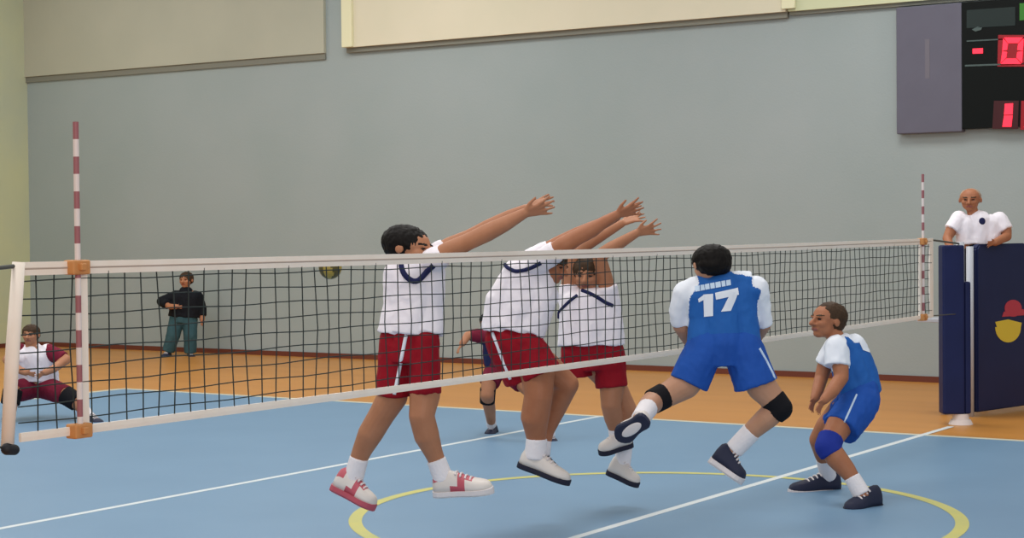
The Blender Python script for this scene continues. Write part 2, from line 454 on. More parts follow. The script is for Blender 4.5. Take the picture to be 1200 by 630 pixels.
F.head((688,322), cv(-.2,-.18,.95), cv(0,1,0), 17, 18, 20, M_hair2)
F.finish(M_skin, 'white-shirted blocker with brown hair, arms bent up beside the middle blocker', root=root)
sh = F.cloth('shirt', [M_sw], [[(670,354,0,14.5),(674,404,0,20.5)], [(712,354,0,15),(713,404,0,20.5)], [(691,354,0,20),(693,404,0,24)],
    [(714,353,-.02,13),(710,335,-.05,12.5)], [(667,352,.03,13),(667,334,.05,12)], [(672,352,0,12),(710,352,0,12)]], .008)
F.piping('collar', M_nv, [(682,340),(690,343),(700,348),(709,354),(718,358)], 2.3, sh, F.last)
F.piping('shoulder_stripe', M_nv, [(676,346),(668,352),(658,362),(651,370),(646,373)], 2.0, sh, F.last)
so = F.cloth('shorts', [M_sr], [[(676,412,.02,19),(677,440,.04,19.5)], [(713,412,0,19),(717,453,-.01,19)], [(695,410,0,21),(695,434,0,20)]], .007)
F.sock([(721,497,.03,9.5),(724,513,.05,10)]); F.sock([(733,515,.17,9.5),(729,545,.18,10)])
F.shoe((740,517,.06), (702,528,-.03), cv(.25,.95,.1), 10.5, 20, M_shw, M_sole, label='white shoe with toe pointing down')
F.shoe((713,550,.2), (749,566,.08), cv(.35,.9,.15), 10.5, 20, M_shw, M_sole)

# defender crouching behind the middle blocker
F = Fig(22.2, .012); root = foot_root((590, 430), F.Z)
F.chain(F.bm, [(578,400,0,9),(582,430,.05,10)]); F.chain(F.bm, [(590,400,0,9),(594,430,.05,10)]); F.chain(F.bm, [(580,395,-.02,6),(573,383,-.05,6)])
F.limb([(576,396,-.12,6.5),(560,392,-.2,5.5),(548,393,-.25,5),(542,402,-.35,4)]); F.hand((542,402,-.35), (535,412,-.4), cv(.6,.5,.5), 15, .4, .3)
F.limb([(596,398,.1,6.5),(606,415,0,5.5),(600,428,-.2,4.5)])
F.limb([(580,432,.05,10),(573,448,-.1,9),(571,463,-.15,8),(574,480,.1,7),(576,497,.4,5)])
F.limb([(594,432,.05,10),(620,456,-.25,9),(640,483,-.5,7.5),(643,497,-.45,6.5),(645,509,-.42,5)])
F.head((571,378), cv(-.5,-.25,.85), cv(-.1,1,0), 9, 10, 11, M_hair)
F.finish(M_skin, 'crouching defender in maroon shirt, mostly hidden behind the middle blocker', root=root)
F.cloth('shirt', [M_sm, M_nv], [[(577,400,0,12),(580,428,.04,13)], [(590,400,0,12),(594,428,.04,13)], [(577,397,-.1,9),(560,393,-.2,8),(551,393,-.24,7)], [(595,399,.08,9),(604,410,.02,8)]], .01,
    pick=(lambda f: lambda c: 1 if f(c) else 0)(F.near([(566,404,-.12),(566,424,-.1)], 9)))
F.cloth('shorts', [M_sm], [[(580,432,.05,12),(573,449,-.1,12)], [(594,432,.05,12),(612,449,-.18,12)]], .008)
F.kneepad([(572,454,-.12,9.5),(571,472,-.05,9)]); F.kneepad([(636,477,-.46,8.5),(641,491,-.48,8.5)])
F.sock([(575,488,.3,6.2),(576,499,.4,6)]); F.sock([(644,501,-.44,6.2),(645,511,-.42,6)])
F.shoe((579,503,.55), (573,510,.25), cv(0,1,.1), 7, 9, M_shk, M_sole); F.shoe((644,514,-.3), (649,521,-.6), cv(0,1,.1), 7, 9, M_shk, M_sole)

# crouching receiver at the left behind the net
F = Fig(25., .009); root = foot_root((44, 455), F.Z)
F.chain(F.bm, [(27,416,-.1,10),(33,450,.1,11)]); F.chain(F.bm, [(52,416,-.1,10),(54,450,.1,11)]); F.chain(F.bm, [(39,414,-.1,13),(43,448,.05,14)]); F.chain(F.bm, [(38,410,-.12,7),(36,398,-.16,7)])
F.limb([(22,411,-.12,6.5),(9,421,-.25,6),(22,433,-.5,4.5),(30,436,-.55,4)]); F.limb([(57,411,-.12,6.5),(77,421,-.25,6),(63,432,-.5,4.5),(53,436,-.55,4)])
F.hand((30,436,-.55), (42,440,-.6), cv(0,1,.4), 14, .4, .3); F.hand((53,436,-.55), (42,442,-.62), cv(0,1,.4), 14, .4, .3)
F.limb([(36,453,.05,12),(14,460,-.45,9),(12,476,-.5,8),(12,490,-.55,5.5)]); F.limb([(52,453,.05,12),(82,464,-.4,9),(94,475,-.45,7.5),(105,488,-.5,5.5)])
F.head((36,392,-.2), cv(-.15,-.1,1), cv(0,1,0), 10, 10, 11, M_hair2)
F.finish(M_skin, 'crouching player in white shirt with maroon sleeves, low behind the close end of the net', root=root)
F.cloth('shirt', [M_sw, M_sm], [[(27,417,-.1,13),(32,447,.05,15)], [(52,417,-.1,13),(54,447,.05,15)], [(39,416,-.1,15),(43,442,0,17)],
    [(23,411,-.12,9),(11,420,-.23,8)], [(56,411,-.12,9),(75,420,-.24,8)]], .01,
    pick=(lambda f, g: lambda c: 1 if f(c) or g(c) else 0)(F.near([(19,410,-.13),(9,421,-.25)], 11), F.near([(62,412,-.13),(78,422,-.25)], 11)))
F.cloth('shorts', [M_sm], [[(37,453,.05,14),(15,460,-.38,12)], [(51,453,.05,14),(78,463,-.35,11)], [(38,453,.05,13),(50,453,.05,13)]], .008)
F.kneepad([(76,462,-.37,11.5),(90,471,-.43,11)]); F.kneepad([(15,457,-.43,11.5),(12,473,-.5,11)])
F.sock([(99,481,-.48,7),(106,490,-.5,6.5)]); F.sock([(12,482,-.52,7),(12,492,-.55,6.5)])
F.shoe((102,494,-.45), (119,497,-.7), cv(0,1,.1), 7, 11, M_shk, M_sole); F.shoe((13,496,-.45), (9,501,-.8), cv(0,1,.1), 7, 10, M_shk, M_sole)

# man in black standing by the wall
F = Fig(37.3, .0104); root = foot_root((215, 400), F.Z)
F.chain(F.bm, [(210,348,0,8),(208,370,0,8)]); F.chain(F.bm, [(226,348,0,8),(222,370,0,8)]); F.chain(F.bm, [(218,346,0,9),(215,372,0,9)]); F.chain(F.bm, [(218,346,0,4.5),(218,334,0,4.5)])
F.limb([(206,347,0,5),(188,353,.0,4),(199,359,-.25,3.3),(206,359,-.35,3)]); F.limb([(231,347,0,5),(236,362,.05,4),(237,374,-.02,3.2)])
F.hand((206,359,-.35), (214,360,-.4), cv(0,1,.3), 9, .4, .3); F.hand((237,374,-.02), (236,384,-.05), cv(-.5,0,.8), 9, .3, .3)
F.limb([(209,370,0,8),(203,392,-.05,6.5),(197,409,0,4.5)]); F.limb([(222,370,0,8),(223,392,-.05,6.5),(223,411,0,4.5)])
F.head((218,328), cv(-.3,-.05,.95), cv(0,1,0), 8, 8.5, 9, M_hair2)
F.finish(M_skin, 'man in black jacket and dark jeans standing with one arm bent by the far wall', root=root)
F.cloth('jacket', [M_jk], [[(210,350,0,10),(208,371,0,11)], [(227,350,0,10),(224,371,0,11)], [(218,344,0,9),(218,352,0,11),(216,371,0,12)], [(206,347,0,7),(190,353,0,6),(196,357,-.2,5)], [(231,348,0,7),(236,362,.05,6),(237,370,0,5)]], .01)
F.cloth('jeans', [M_jean], [[(215,368,0,11),(214,378,0,12)],[(209,367,0,9.5),(203,392,-.05,8),(197,411,0,7)], [(222,367,0,9.5),(223,392,-.05,8),(223,413,0,7)]], .008)
F.shoe((198,416,.15), (192,418,-.3), cv(0,1,.1), 5, 6, M_shk, M_sole); F.shoe((222,418,.15), (226,420,-.3), cv(0,1,.1), 5, 6, M_shk, M_sole)

# attacker seen from behind
F = Fig(14.6, .0085); root = foot_root((848, 410), F.Z)
F.chain(F.bm, [(818,345,.02,16),(824,372,.02,14),(826,405,.02,15)]); F.chain(F.bm, [(868,342,.02,16),(868,370,.02,15),(872,405,.02,16)])
F.chain(F.bm, [(843,340,.02,20),(846,372,.02,21),(848,408,.02,21)]); F.chain(F.bm, [(838,332,.02,13),(834,316,.03,12)])
F.limb([(803,345,.02,12),(795,364,.08,10.5),(798,382,.14,9.5),(808,399,.3,8),(822,388,.42,6)]); F.limb([(886,340,.02,12),(891,360,.08,10),(895,380,.14,9),(884,397,.32,8),(868,386,.42,6)])
F.hand((822,388,.42), (842,372,.46), cv(0,1,-.3), 30, .4, .3); F.hand((868,386,.42), (850,371,.46), cv(0,1,-.3), 30, .4, .3)
F.limb([(830,412,.01,20),(803,450,0,17.5),(784,461,-.03,15),(767,469,-.06,13.5),(760,476,-.25,12.5),(754,484,-.42,9),(749,492,-.55,8.5)])
F.limb([(870,412,.01,21),(893,453,0,18),(904,466,-.02,15),(913,477,-.03,13),(899,489,0,13.5),(884,502,.04,11.5),(871,514,.07,9),(858,529,.09,9.5)])
F.head((833,311), cv(-.28,-.22,-.93), cv(0,1,-.2), 21, 23, 21, M_hair, hairscale=1.06)
F.finish(M_skin3, 'attacker seen from behind in blue kit with number 17, legs bent in mid-jump', root=root)
wl = F.near([(806,338,.02),(795,362,.08),(798,382,.14)], 18.5); wr = F.near([(890,332,.02),(896,360,.08),(900,382,.14)], 16); wt = F.near([(866,318,.02),(890,328,.02)], 11)
sh = F.cloth('jersey', [M_sb, M_num], [[(818,346,.02,19),(824,372,.02,17),(823,401,.02,18.5)], [(868,343,.02,19),(870,370,.02,18),(874,400,.02,18)],
    [(843,341,.02,24),(846,372,.02,25),(848,400,.02,25)], [(812,339,.02,14),(838,330,.02,14),(880,331,.02,13)], [(803,344,.02,15),(796,364,.08,12.5),(799,379,.12,12)], [(886,338,.02,14.5),(891,358,.08,12),(895,381,.14,10.5)]], .008,
    pick=lambda c: 1 if wl(c) or wr(c) or wt(c) else 0)
bv = F.last
F.patch('jersey_number', M_num, [[(824,345),(836,344),(836,370),(825,371)], [(818,350),(825,345),(825,351),(819,354)]], 0, sh, bv, label='white number 17')
F.patch('jersey_number', M_num, [[(838,343),(865,337),(866,345),(839,351)], [(856,343),(866,341),(856,364),(845,365)]], 0, sh, bv, label='white number 17')
x = 814.5; qs = []
for wdt in (5.2, 4.6, 5.4, 5, 6, 4.4, 5.2):
    y = 335.5-(x-814)*.19
    qs.append([(x, y), (x+wdt, y-wdt*.19), (x+wdt+.6, y+6.4-wdt*.19), (x+.6, y+6.4)]); x += wdt+.9
F.patch('name_strip', M_lb, qs, 0, sh, bv, label='pale row of lettering too blurred to read')
so = F.cloth('shorts', [M_bs], [[(827,404,.01,22),(807,449,0,23.5)], [(870,404,.01,22.5),(886,451,0,26.5)], [(848,402,.01,27),(848,428,.01,23)]], .009)
F.piping('side_stripe', M_lb, [(890,408),(898,422),(906,438),(910,450)], 1.6, so, F.last)
F.sock([(759,478,-.3,12),(750,491,-.55,10.5)]); F.sock([(881,505,.05,12),(860,527,.09,11.5)])
F.kneepad([(779,463,-.035,15.5),(764,471,-.1,15)]); F.kneepad([(905,467,-.02,16),(914,478,-.03,15),(907,484,-.01,14.5)])
s1 = F.shoe((758,489,-.62), (724,512,-.5), cv(.15,.35,-.92), 11.5, 20, M_shw, M_shk, label='white shoe showing its dark-edged sole')
bm = bmesh.new(); ds = (F.p((724,512,-.5))-F.p((758,489,-.62))); us = cv(.15,.35,-.92); us = (us-ds.normalized()*us.dot(ds.normalized())).normalized(); wd = ds.normalized().cross(us)
ellips(bm, F.p((741,500.5,-.56))-us*.042-F.rootp, (ds*.32, wd*6*F.k, us*.008)); obj('sole_pad', bm, M_solew, s1, smooth=True)
F.shoe((834,536,.1), (872,562,.0), cv(.55,.8,.05), 13, 24, M_shk, M_solew, label='dark shoe with a pale sole')

# second blue player in a low ready stance
F = Fig(16.9, .0095); root = foot_root((1004, 465), F.Z)
F.chain(F.bm, [(980,406,-.05,11),(992,440,-.02,14),(1004,464,0,15)]); F.chain(F.bm, [(1000,406,.03,12),(1013,440,.02,13),(1010,464,0,14)]); F.chain(F.bm, [(988,408,0,14),(1003,445,0,17)]); F.chain(F.bm, [(984,400,0,10),(974,388,0,10)])
F.limb([(981,406,-.14,10),(985,430,-.22,9.5),(986,442,-.26,8.5),(976,457,-.36,8),(966,468,-.42,5.5)]); F.hand((966,468,-.42), (957,482,-.46), cv(-.7,.2,.6), 22, .4, .35)
F.limb([(978,407,.14,10),(966,430,.16,9),(962,444,.14,8),(958,458,.0,7),(955,466,-.06,5.5)]); F.hand((955,466,-.06), (950,478,-.1), cv(-.7,.2,.6), 21, .4, .35)
F.limb([(1008,468,-.06,20),(984,498,-.28,15.5),(970,521,-.42,12),(980,536,-.45,12.5),(992,550,-.48,10.5),(1003,565,-.52,7.5),(1010,580,-.54,8.5)])
F.limb([(1000,466,.08,19),(970,500,.22,14.5),(960,515,.3,12),(964,532,.42,10),(968,545,.5,7.5),(972,560,.58,8)])
F.head((969,376), cv(-.84,.08,.45), cv(.05,1,0), 17, 21, 21, M_hair2, hairline=-.1)
F.finish(M_skin2, 'blue-kit player with white sleeves crouching near the referee, facing the net', root=root)
wf = F.near([(972,402,-.12),(978,424,-.2)], 20); wg = F.near([(976,402,.1),(966,424,.16)], 17); wh = F.near([(984,400,-.02),(1014,398,.02)], 11)
sh = F.cloth('jersey', [M_sb, M_num], [[(981,407,-.05,14),(992,440,-.03,16),(1004,460,-.02,18)], [(1001,406,.03,15),(1014,438,.02,15),(1017,460,.02,16)], [(989,407,0,17),(1004,445,0,20),(1008,458,0,20)],
    [(981,406,-.14,14),(981,429,-.2,15)], [(978,407,.14,13),(967,428,.16,13)]], .008, pick=lambda c: 1 if wf(c) or wg(c) or wh(c) else 0)
F.patch('back_mark', M_num, [[(1006,399),(1017,402),(1019,413),(1011,410)]], 0, sh, F.last, label='white mark on the back')
so = F.cloth('shorts', [M_bs], [[(1009,470,-.06,22.5),(985,503,-.27,22)], [(1001,468,.08,20),(977,498,.18,17)], [(1008,458,0,22),(1003,474,0,23)]], .009)
F.piping('side_stripe', M_lb, [(1004,462),(996,480),(987,500)], 1.2, so, F.last)
F.sock([(998,558,-.5,9.5),(1010,579,-.54,10.5)]); F.sock([(965,536,.45,9.5),(971,559,.57,10)])
F.kneepad([(974,512,-.36,15),(970,523,-.42,15),(975,532,-.44,14)], M_padb)
F.shoe((1030,589,-.4), (992,597,-.68), cv(.1,1,.1), 11, 22, M_shk, M_sole); F.shoe((984,572,.62), (925,574,.42), cv(0,1,.1), 11, 21, M_shk, M_solew)

# referee on the stand
F = Fig(24.45, .010); root = at(1147, 372, F.Z); root.z = 1.33
F.chain(F.bm, [(1133,262,0,9),(1136,292,0,10)]); F.chain(F.bm, [(1160,262,0,9),(1157,292,0,10)]); F.chain(F.bm, [(1147,258,0,11),(1146,294,0,12)]); F.chain(F.bm, [(1141,254,0,6.5),(1138,240,0,6.5)])
F.limb([(1123,256,0,7.5),(1114,271,-.05,6.5),(1110,279,-.1,5.5),(1114,291,-.3,4.2)]); F.hand((1114,291,-.3), (1119,303,-.4), cv(.6,.2,.7), 16, .4, .35)
F.limb([(1172,257,0,7.5),(1179,270,-.05,6.5),(1180,277,-.1,5.5),(1166,284,-.35,4.2)]); F.hand((1166,284,-.35), (1153,287,-.45), cv(-.1,.9,.3), 16, .4, .3)
F.limb([(1138,294,0,11),(1134,335,-.03,8),(1134,370,0,5.5)]); F.limb([(1155,294,0,11),(1158,335,.08,8),(1160,370,.14,5.5)])
F.head((1137,234), cv(-.35,-.12,.92), cv(0,1,0), 12.5, 13, 13.5, M_hairg, bald=True)
F.finish(M_skin2, 'referee in white shirt and black trousers standing above the navy pads', root=root)
sh = F.cloth('shirt', [M_sw], [[(1132,263,0,12),(1134,286,0,13)], [(1161,263,0,12),(1158,286,0,13)], [(1147,260,0,14),(1146,286,0,15)], [(1124,257,0,10),(1115,270,-.05,9.5)], [(1171,258,0,10),(1178,270,-.05,9.5)]], .008)
bm = bmesh.new(); c = F.last.ray_cast(CAM, ray(1151,259).normalized())[0] or F.p((1151,259,-.2)); ellips(bm, c-root, (RT*.045, FW*.012, UP*.05)); obj('badge', bm, M_nv, sh, smooth=True)
F.cloth('trousers', [M_tr], [[(1138,294,0,12.5),(1134,335,-.03,10),(1134,373,0,9)], [(1155,294,0,12.5),(1158,335,.08,10),(1160,373,.14,9)]], .008)
F.shoe((1135,378,.12), (1131,380,-.28), cv(0,1,.1), 6, 8, M_shk, M_sole); F.shoe((1159,377,.36), (1162,379,.04), cv(0,1,.1), 6, 8, M_shk, M_sole)

# ------------------------------------------------------------------ setting
S = 1.5525
XE = 9*S; YE = 9*S; XW = 21.25; YL = 24.35
bm = bmesh.new(); box(bm, (-16, -16, -.2), (XW+.3, YL+.3, 0)); struct(obj('floor', bm, M_wood))
bm = bmesh.new(); box(bm, (-.08, -YE, 0), (XE, YE, .004)); struct(obj('floor_court', bm, M_blue))
def line(name, x0, y0, x1, y1, m=M_white, z=.007):
    bm = bmesh.new(); box(bm, (x0, y0, .003), (x1, y1, z)); struct(obj(name, bm, m))
line('floor_centre_line', 0, -.042, XE+1.1, .042)
line('floor_attack_line', 0, 3*S-.04, XE, 3*S+.04, z=.0072)
line('floor_side_line', XE-.02, -YE, XE+.1, YE, M_cream, z=.0066)
line('floor_end_line', 0, YE-.1, XE, YE+.04, M_cream, z=.0068)
bm = bmesh.new(); R = 2.728
rings = []
vs = []
for k in range(160):
    a = 2*math.pi*k/160
    vs.append([bm.verts.new((XE/2+q*math.cos(a), q*math.sin(a), .0064)) for q in (R-.06, R+.06)])
for k in range(160):
    a, b = vs[k], vs[(k+1) % 160]; bm.faces.new((a[0], a[1], b[1], b[0]))
struct(obj('floor_centre_circle', bm, M_yel))
bm = bmesh.new(); box(bm, (XW, -14, -.2), (XW+.3, YL+.3, 10)); struct(obj('wall_back', bm, M_wall))
bm = bmesh.new(); box(bm, (-8, YL, -.2), (XW, YL+.3, 10)); struct(obj('wall_left', bm, M_lwall))
bm = bmesh.new(); box(bm, (XW-.03, -14, 0), (XW, YL, .1)); struct(obj('baseboard_back', bm, M_base))
bm = bmesh.new(); box(bm, (-8, YL-.03, 0), (XW-.03, YL, .1)); struct(obj('baseboard_left', bm, M_base))
# high panels standing proud of the back wall
def panel(n, y0, y1, z0, mm, d=.1, lm=M_panshade, lh=.13):
    bm = bmesh.new(); box(bm, (XW-d, y0, z0), (XW, y1, 9.9)); o = struct(obj('wall_panel_%d' % n, bm, mm))
    bm = bmesh.new(); box(bm, (XW-d*.55, y0, z0-lh), (XW, y1, z0)); struct(obj('trim_and_shade_%d' % n, bm, lm))  # dark strip added as painted shadow under the projecting panel
panel(1, 15.35, YL, 6.3, M_up1, d=.08)
panel(2, 5.0, 14.75, 6.36, M_up2, d=.16, lh=.1)
panel(3, -14, 4.96, 6.36, M_up3, d=.14, lh=.06)
bm = bmesh.new(); box(bm, (XW-.24, 14.5, 6.36), (XW-.16, 14.76, 9.9), bev=.01); struct(obj('trim_and_shade_4', bm, M_upfr))
bm = bmesh.new(); box(bm, (XW-.22, 4.8, 6.4), (XW-.16, 5.05, 9.9), bev=.01); struct(obj('trim_and_shade_5', bm, M_upfr))

# ------------------------------------------------------------------ net
NX0, NX1, ZT, ZB = -.42, 14.33, 2.46, 1.46
net = empty('volleyball_net', (NX0, 0, ZB))
tag(net, 'volleyball net with white tapes and dark cords stretched across the blue court', 'net')
def npart(name, bm, m, smooth=False): return obj(name, bm, m, net, origin=(NX0, 0, ZB), smooth=smooth)
bm = bmesh.new(); cr = .004; dx = .136
def sag(x): return -.018*math.sin(math.pi*(x-NX0)/(NX1-NX0))
N = int((NX1-NX0)/dx)
for i in range(1, N+1):
    x = NX0+i*dx; w = .012*math.sin(i*1.7)
    tube(bm, [(x, .006*math.sin(i), ZT-.06+sag(x)), (x+w, .02*math.sin(i*.6), (ZT+ZB)/2), (x-w*.5, 0, ZB+.03+sag(x))], cr*1.1, 5)
for j in range(1, 10):
    z = ZB + .1*j - .005
    tube(bm, [(NX0+(NX1-NX0)*t/60, .012*math.sin(t*.9+j), z+sag(NX0+(NX1-NX0)*t/60)+.006*math.sin(t*1.3+j*2)) for t in range(61)], cr, 5)
npart('netting', bm, M_cord)
def strip(z0, z1, th, x0=NX0, x1=NX1, y=0):
    bm = bmesh.new(); n = 40; rings = []
    for i in range(n+1):
        x = x0+(x1-x0)*i/n; q = sag(x)
        rings.append([(x, y-th, z0+q), (x, y-th*1.3, (z0+z1)/2+q), (x, y-th, z1+q), (x, y+th, z1+q), (x, y+th*1.3, (z0+z1)/2+q), (x, y+th, z0+q)])
    ring_tube(bm, rings); return bm
npart('top_tape', strip(ZT-.075, ZT, .008), M_tape)
npart('seam', strip(ZT-.042, ZT-.032, .0112), M_seam)
npart('bottom_tape', strip(ZB-.005, ZB+.045, .008), M_tape)
bm = bmesh.new(); tube(bm, [(NX0+.01, 0, ZT), (NX0-.045, 0, 1.95), (NX0-.09, 0, ZB-.02)], [.036, .04, .036], 12); npart('end_band', bm, M_tape, True)
bm = bmesh.new(); box(bm, (NX1-.06, -.012, ZB), (NX1+.06, .012, ZT), bev=.004); npart('end_band', bm, M_tape)
for xa, xb in ((NX0, -1.35), (NX1, 15.4)):
    bm = bmesh.new(); tube(bm, [(xa, 0, ZT-.02), (xb, 0, ZT-.08)], .012, 8); npart('cable', bm, M_cable)
for xa, xb in ((NX0-.09, -1.35), (NX1, 15.25)):
    bm = bmesh.new(); tube(bm, [(xa, 0, ZB-.02 if xb < 0 else ZB+.02), (xb, 0, ZB)], .007, 8); npart('lower_rope', bm, M_cable)
bm = bmesh.new(); capsule(bm, Vector((NX0-.11, -.02, ZB-.03)), .034, Vector((NX0-.06, -.02, ZB-.04)), .03); npart('rope_cleat', bm, M_blk, True)
for x in (.055, XE-.03):
    bm = bmesh.new(); box(bm, (x-.035, -.014, ZB), (x+.035, .014, ZT-.07), bev=.004); npart('side_band', bm, M_tape)
def antenna(x, lab):
    a = empty('antenna', (x, -.03, ZB)); tag(a, lab, 'antenna', None)
    bm = bmesh.new()
    for k in range(18):
        z = ZB-.0+.1*k+(.0 if k else 0)
        rings = [[(x+.017*math.cos(2*math.pi*q/12), -.03+.017*math.sin(2*math.pi*q/12), zz) for q in range(12)] for zz in (z, z+.1)]
        ring_tube(bm, rings, k in (0, 17), k % 2)
    o = obj('rod', bm, (M_awhite, M_red), a, origin=(x, -.03, ZB))
    for zz in (ZT-.035, ZB+.02):
        bm = bmesh.new(); box(bm, (x-.06, -.06, zz-.045), (x+.075, .03, zz+.04), bev=.015)
        box(bm, (x-.02, -.085, zz-.02), (x+.02, -.055, zz+.02), bev=.008)
        c = obj('clamp', bm, M_orange, a, origin=(x, -.03, ZB)); c['label'] = 'orange clamp gripping the tape'
antenna(0, 'red and white striped antenna on the close end of the net, beside the crouching player')
antenna(XE, 'red and white striped antenna at the net end beside the referee')
# posts
def post(x, lab, padded):
    p = empty('net_post', (x, 0, 0)); tag(p, lab, 'net post')
    bm = bmesh.new(); tube(bm, [(x, 0, .02), (x, 0, 2.4)], .055, 20); obj('pole', bm, M_steel, p, origin=(x, 0, 0), smooth=True)
    bm = bmesh.new(); tube(bm, [(x, 0, 0), (x, 0, .06)], [.16, .13], 24); tube(bm, [(x, 0, .05), (x, 0, .14)], [.11, .1], 24); obj('base', bm, M_awhite, p, origin=(x, 0, 0))
    bm = bmesh.new(); hw = .15
    ax = Vector((.55, -.83, 0)).normalized(); ay = Vector((.83, .55, 0)).normalized()
    for c0, c1, y0, y1, z1 in ((-.26, .03, -.11, .13, 2.36), (.035, .12, -.08, .1, 1.88)):
        b2 = bmesh.new(); box(b2, (c0, y0, .14), (c1, y1, z1), bev=.03)
        for v in b2.verts: v.co = Vector((x, 0, 0)) + ax*v.co.x + ay*v.co.y + Vector((0, 0, v.co.z))
        t = bpy.data.meshes.new('t'); b2.to_mesh(t); b2.free(); bm.from_mesh(t); bpy.data.meshes.remove(t)
    obj('padding', bm, M_padv, p, origin=(x, 0, 0))
post(15.45, 'padded navy net post on a white base in front of the referee', True)
post(-1.4, 'padded navy net post at the end of the net cable by the camera side', True)

# ------------------------------------------------------------------ referee stand
st = empty('referee_stand', (16.9, .3, 0)); tag(st, 'referee stand with tall navy padding and a red and yellow emblem', 'referee stand')
so = (16.9, .3, 0)
A0 = on(1146, 488, 2, 0); A1 = on(1212, 478.5, 2, 0)
ax = (A1-A0); ax.z = 0; Lp = ax.length; ax.normalize(); ay = Vector((ax.y, -ax.x, 0))
if ay.dot(FW) > 0: ay = -ay
def oriented(bm, fn):
    for v in bm.verts: v.co = fn(v.co)
    return bm
toW = lambda q: A0 + ax*q.x - ay*q.y + Vector((0, 0, q.z))
bm = bmesh.new()
out = [(0, .06), (Lp, .06), (Lp, 2.12), (Lp-.12, 2.3), (Lp-.22, 2.36), (.06, 2.36), (0, 2.3)]
f0 = [bm.verts.new((x, 0, z)) for x, z in out]; f1 = [bm.verts.new((x, .11, z)) for x, z in out]
bm.faces.new(f0); bm.faces.new(f1[::-1])
for i in range(len(out)): bm.faces.new((f0[i], f0[(i+1) % 7], f1[(i+1) % 7], f1[i]))
bmesh.ops.bevel(bm, geom=list(bm.edges), offset=.02, segments=2, affect='EDGES')
obj('front_padding', oriented(bm, toW), M_padv2, st, origin=so)
bm = bmesh.new(); tube(bm, [toW(Vector((-.06, .08, 0))), toW(Vector((-.06, .08, 2.33)))], .05, 14); obj('upright', bm, M_steel, st, origin=so, smooth=True)
bm = bmesh.new(); tube(bm, [toW(Vector((-.06, .5, 0))), toW(Vector((-.06, .5, 2.2)))], .042, 14); obj('upright', bm, M_steel, st, origin=so, smooth=True)
bm = bmesh.new(); tube(bm, [toW(Vector((Lp-.1, .75, 0))), toW(Vector((Lp-.1, .75, 2.33)))], .05, 14); obj('upright', bm, M_steel, st, origin=so, smooth=True)
bm = bmesh.new(); box(bm, (-.2, .13, 1.28), (Lp, .85, 1.33), bev=.01); obj('platform', oriented(bm, toW), M_steel, st, origin=so)
for k in range(5):
    bm = bmesh.new(); tube(bm, [toW(Vector((-.06, .08, .2+.25*k))), toW(Vector((-.06, .5, .2+.25*k)))], .02, 8); obj('rung', bm, M_steel, st, origin=so)
# emblem: yellow bowl below, red cap above, a dark band between
def emb(name, pts, m, off):
    bm = bmesh.new(); vs = []
    for x, y in pts:
        d = ray(x, y); t = (A0-CAM).dot(ay)/d.dot(ay); vs.append(CAM+d*t+ay*off)
    bm.faces.new([bm.verts.new(v) for v in vs])
    r = bmesh.ops.extrude_face_region(bm, geom=list(bm.faces)); bmesh.ops.translate(bm, verts=[v for v in r['geom'] if isinstance(v, bmesh.types.BMVert)], vec=ay*.004)
    obj(name, bm, m, st, origin=so)
arc = lambda cx, cy, rx, ry, a0, a1, n=16: [(cx+rx*math.cos(math.radians(a0+(a1-a0)*i/n)), cy+ry*math.sin(math.radians(a0+(a1-a0)*i/n))) for i in range(n+1)]
emb('emblem', arc(1181, 383, 15, 18, 0, 180), M_emy, .002)
emb('emblem', [(1168, 383), (1166, 377), (1181, 374), (1197, 378), (1196, 383)], M_emy, .002)
emb('emblem', arc(1187, 361, 10, 10, 0, 360, 20)[:-1], M_emr, .002)
emb('emblem', [(1176, 365), (1199, 362), (1201, 369), (1174, 371)], M_emr, .003)

# ------------------------------------------------------------------ scoreboard
XF = XW-.18
TL = on(1050, 9, 0, XF); BL = on(1052, 157, 0, XF); MD = on(1127, 80, 0, XF)
zt, zb, ya, ym, yb = TL.z, BL.z, TL.y, MD.y, -2.2
sb = empty('scoreboard', (XW, ya, zb)); tag(sb, 'electronic scoreboard with red digits and a grey side panel high on the wall', 'scoreboard')
org = (XW, ya, zb)
bm = bmesh.new(); box(bm, (XF, ym, zb), (XW, ya, zt), bev=.02); o = obj('side_panel', bm, M_casing, sb, origin=org)
bm = bmesh.new(); box(bm, (XF-.004, (ya+ym)/2-.02, zb+.9), (XF+.01, (ya+ym)/2+.06, zb+1.55)); obj('panel_seam', bm, mat('casing_light', '6f6b75', .6), o, origin=None)
o.children[0].data.transform(Matrix.Translation(-Vector(org)))
bm = bmesh.new(); box(bm, (XF, yb, zb+.04), (XW, ym, zt), bev=.01); dp = obj('display_panel', bm, M_black, sb, origin=org)
def face(pts, name, m, par, off):
    bm = bmesh.new(); vs = [on(x, y, 0, XF)-Vector((off, 0, 0)) for x, y in pts]
    f = bm.faces.new([bm.verts.new(v) for v in vs])
    r = bmesh.ops.extrude_face_region(bm, geom=[f]); bmesh.ops.translate(bm, verts=[v for v in r['geom'] if isinstance(v, bmesh.types.BMVert)], vec=(-.008, 0, 0))
    return obj(name, bm, m, par, origin=org)
R4 = lambda x0, y0, x1, y1: [(x0, y0), (x1, y0), (x1, y1), (x0, y1)]
face([(1133, 12), (1190, 8), (1190, 30), (1133, 33)], 'name_window', M_dgreen, sb, .002)
face([(1195, 4), (1215, 3), (1215, 22), (1195, 24)], 'indicator', M_led_g, sb, .002)
face([(1133, 47.5), (1215, 43), (1215, 44.6), (1133, 49)], 'row_line', M_rowl, sb, .002)
face([(1131, 76), (1215, 73), (1215, 75), (1131, 78)], 'row_line', M_rowl, sb, .002)
face([(1139, 34.5), (1146, 31), (1151, 32), (1150, 35), (1143, 37)], 'name_mark', M_rowl, sb, .002)
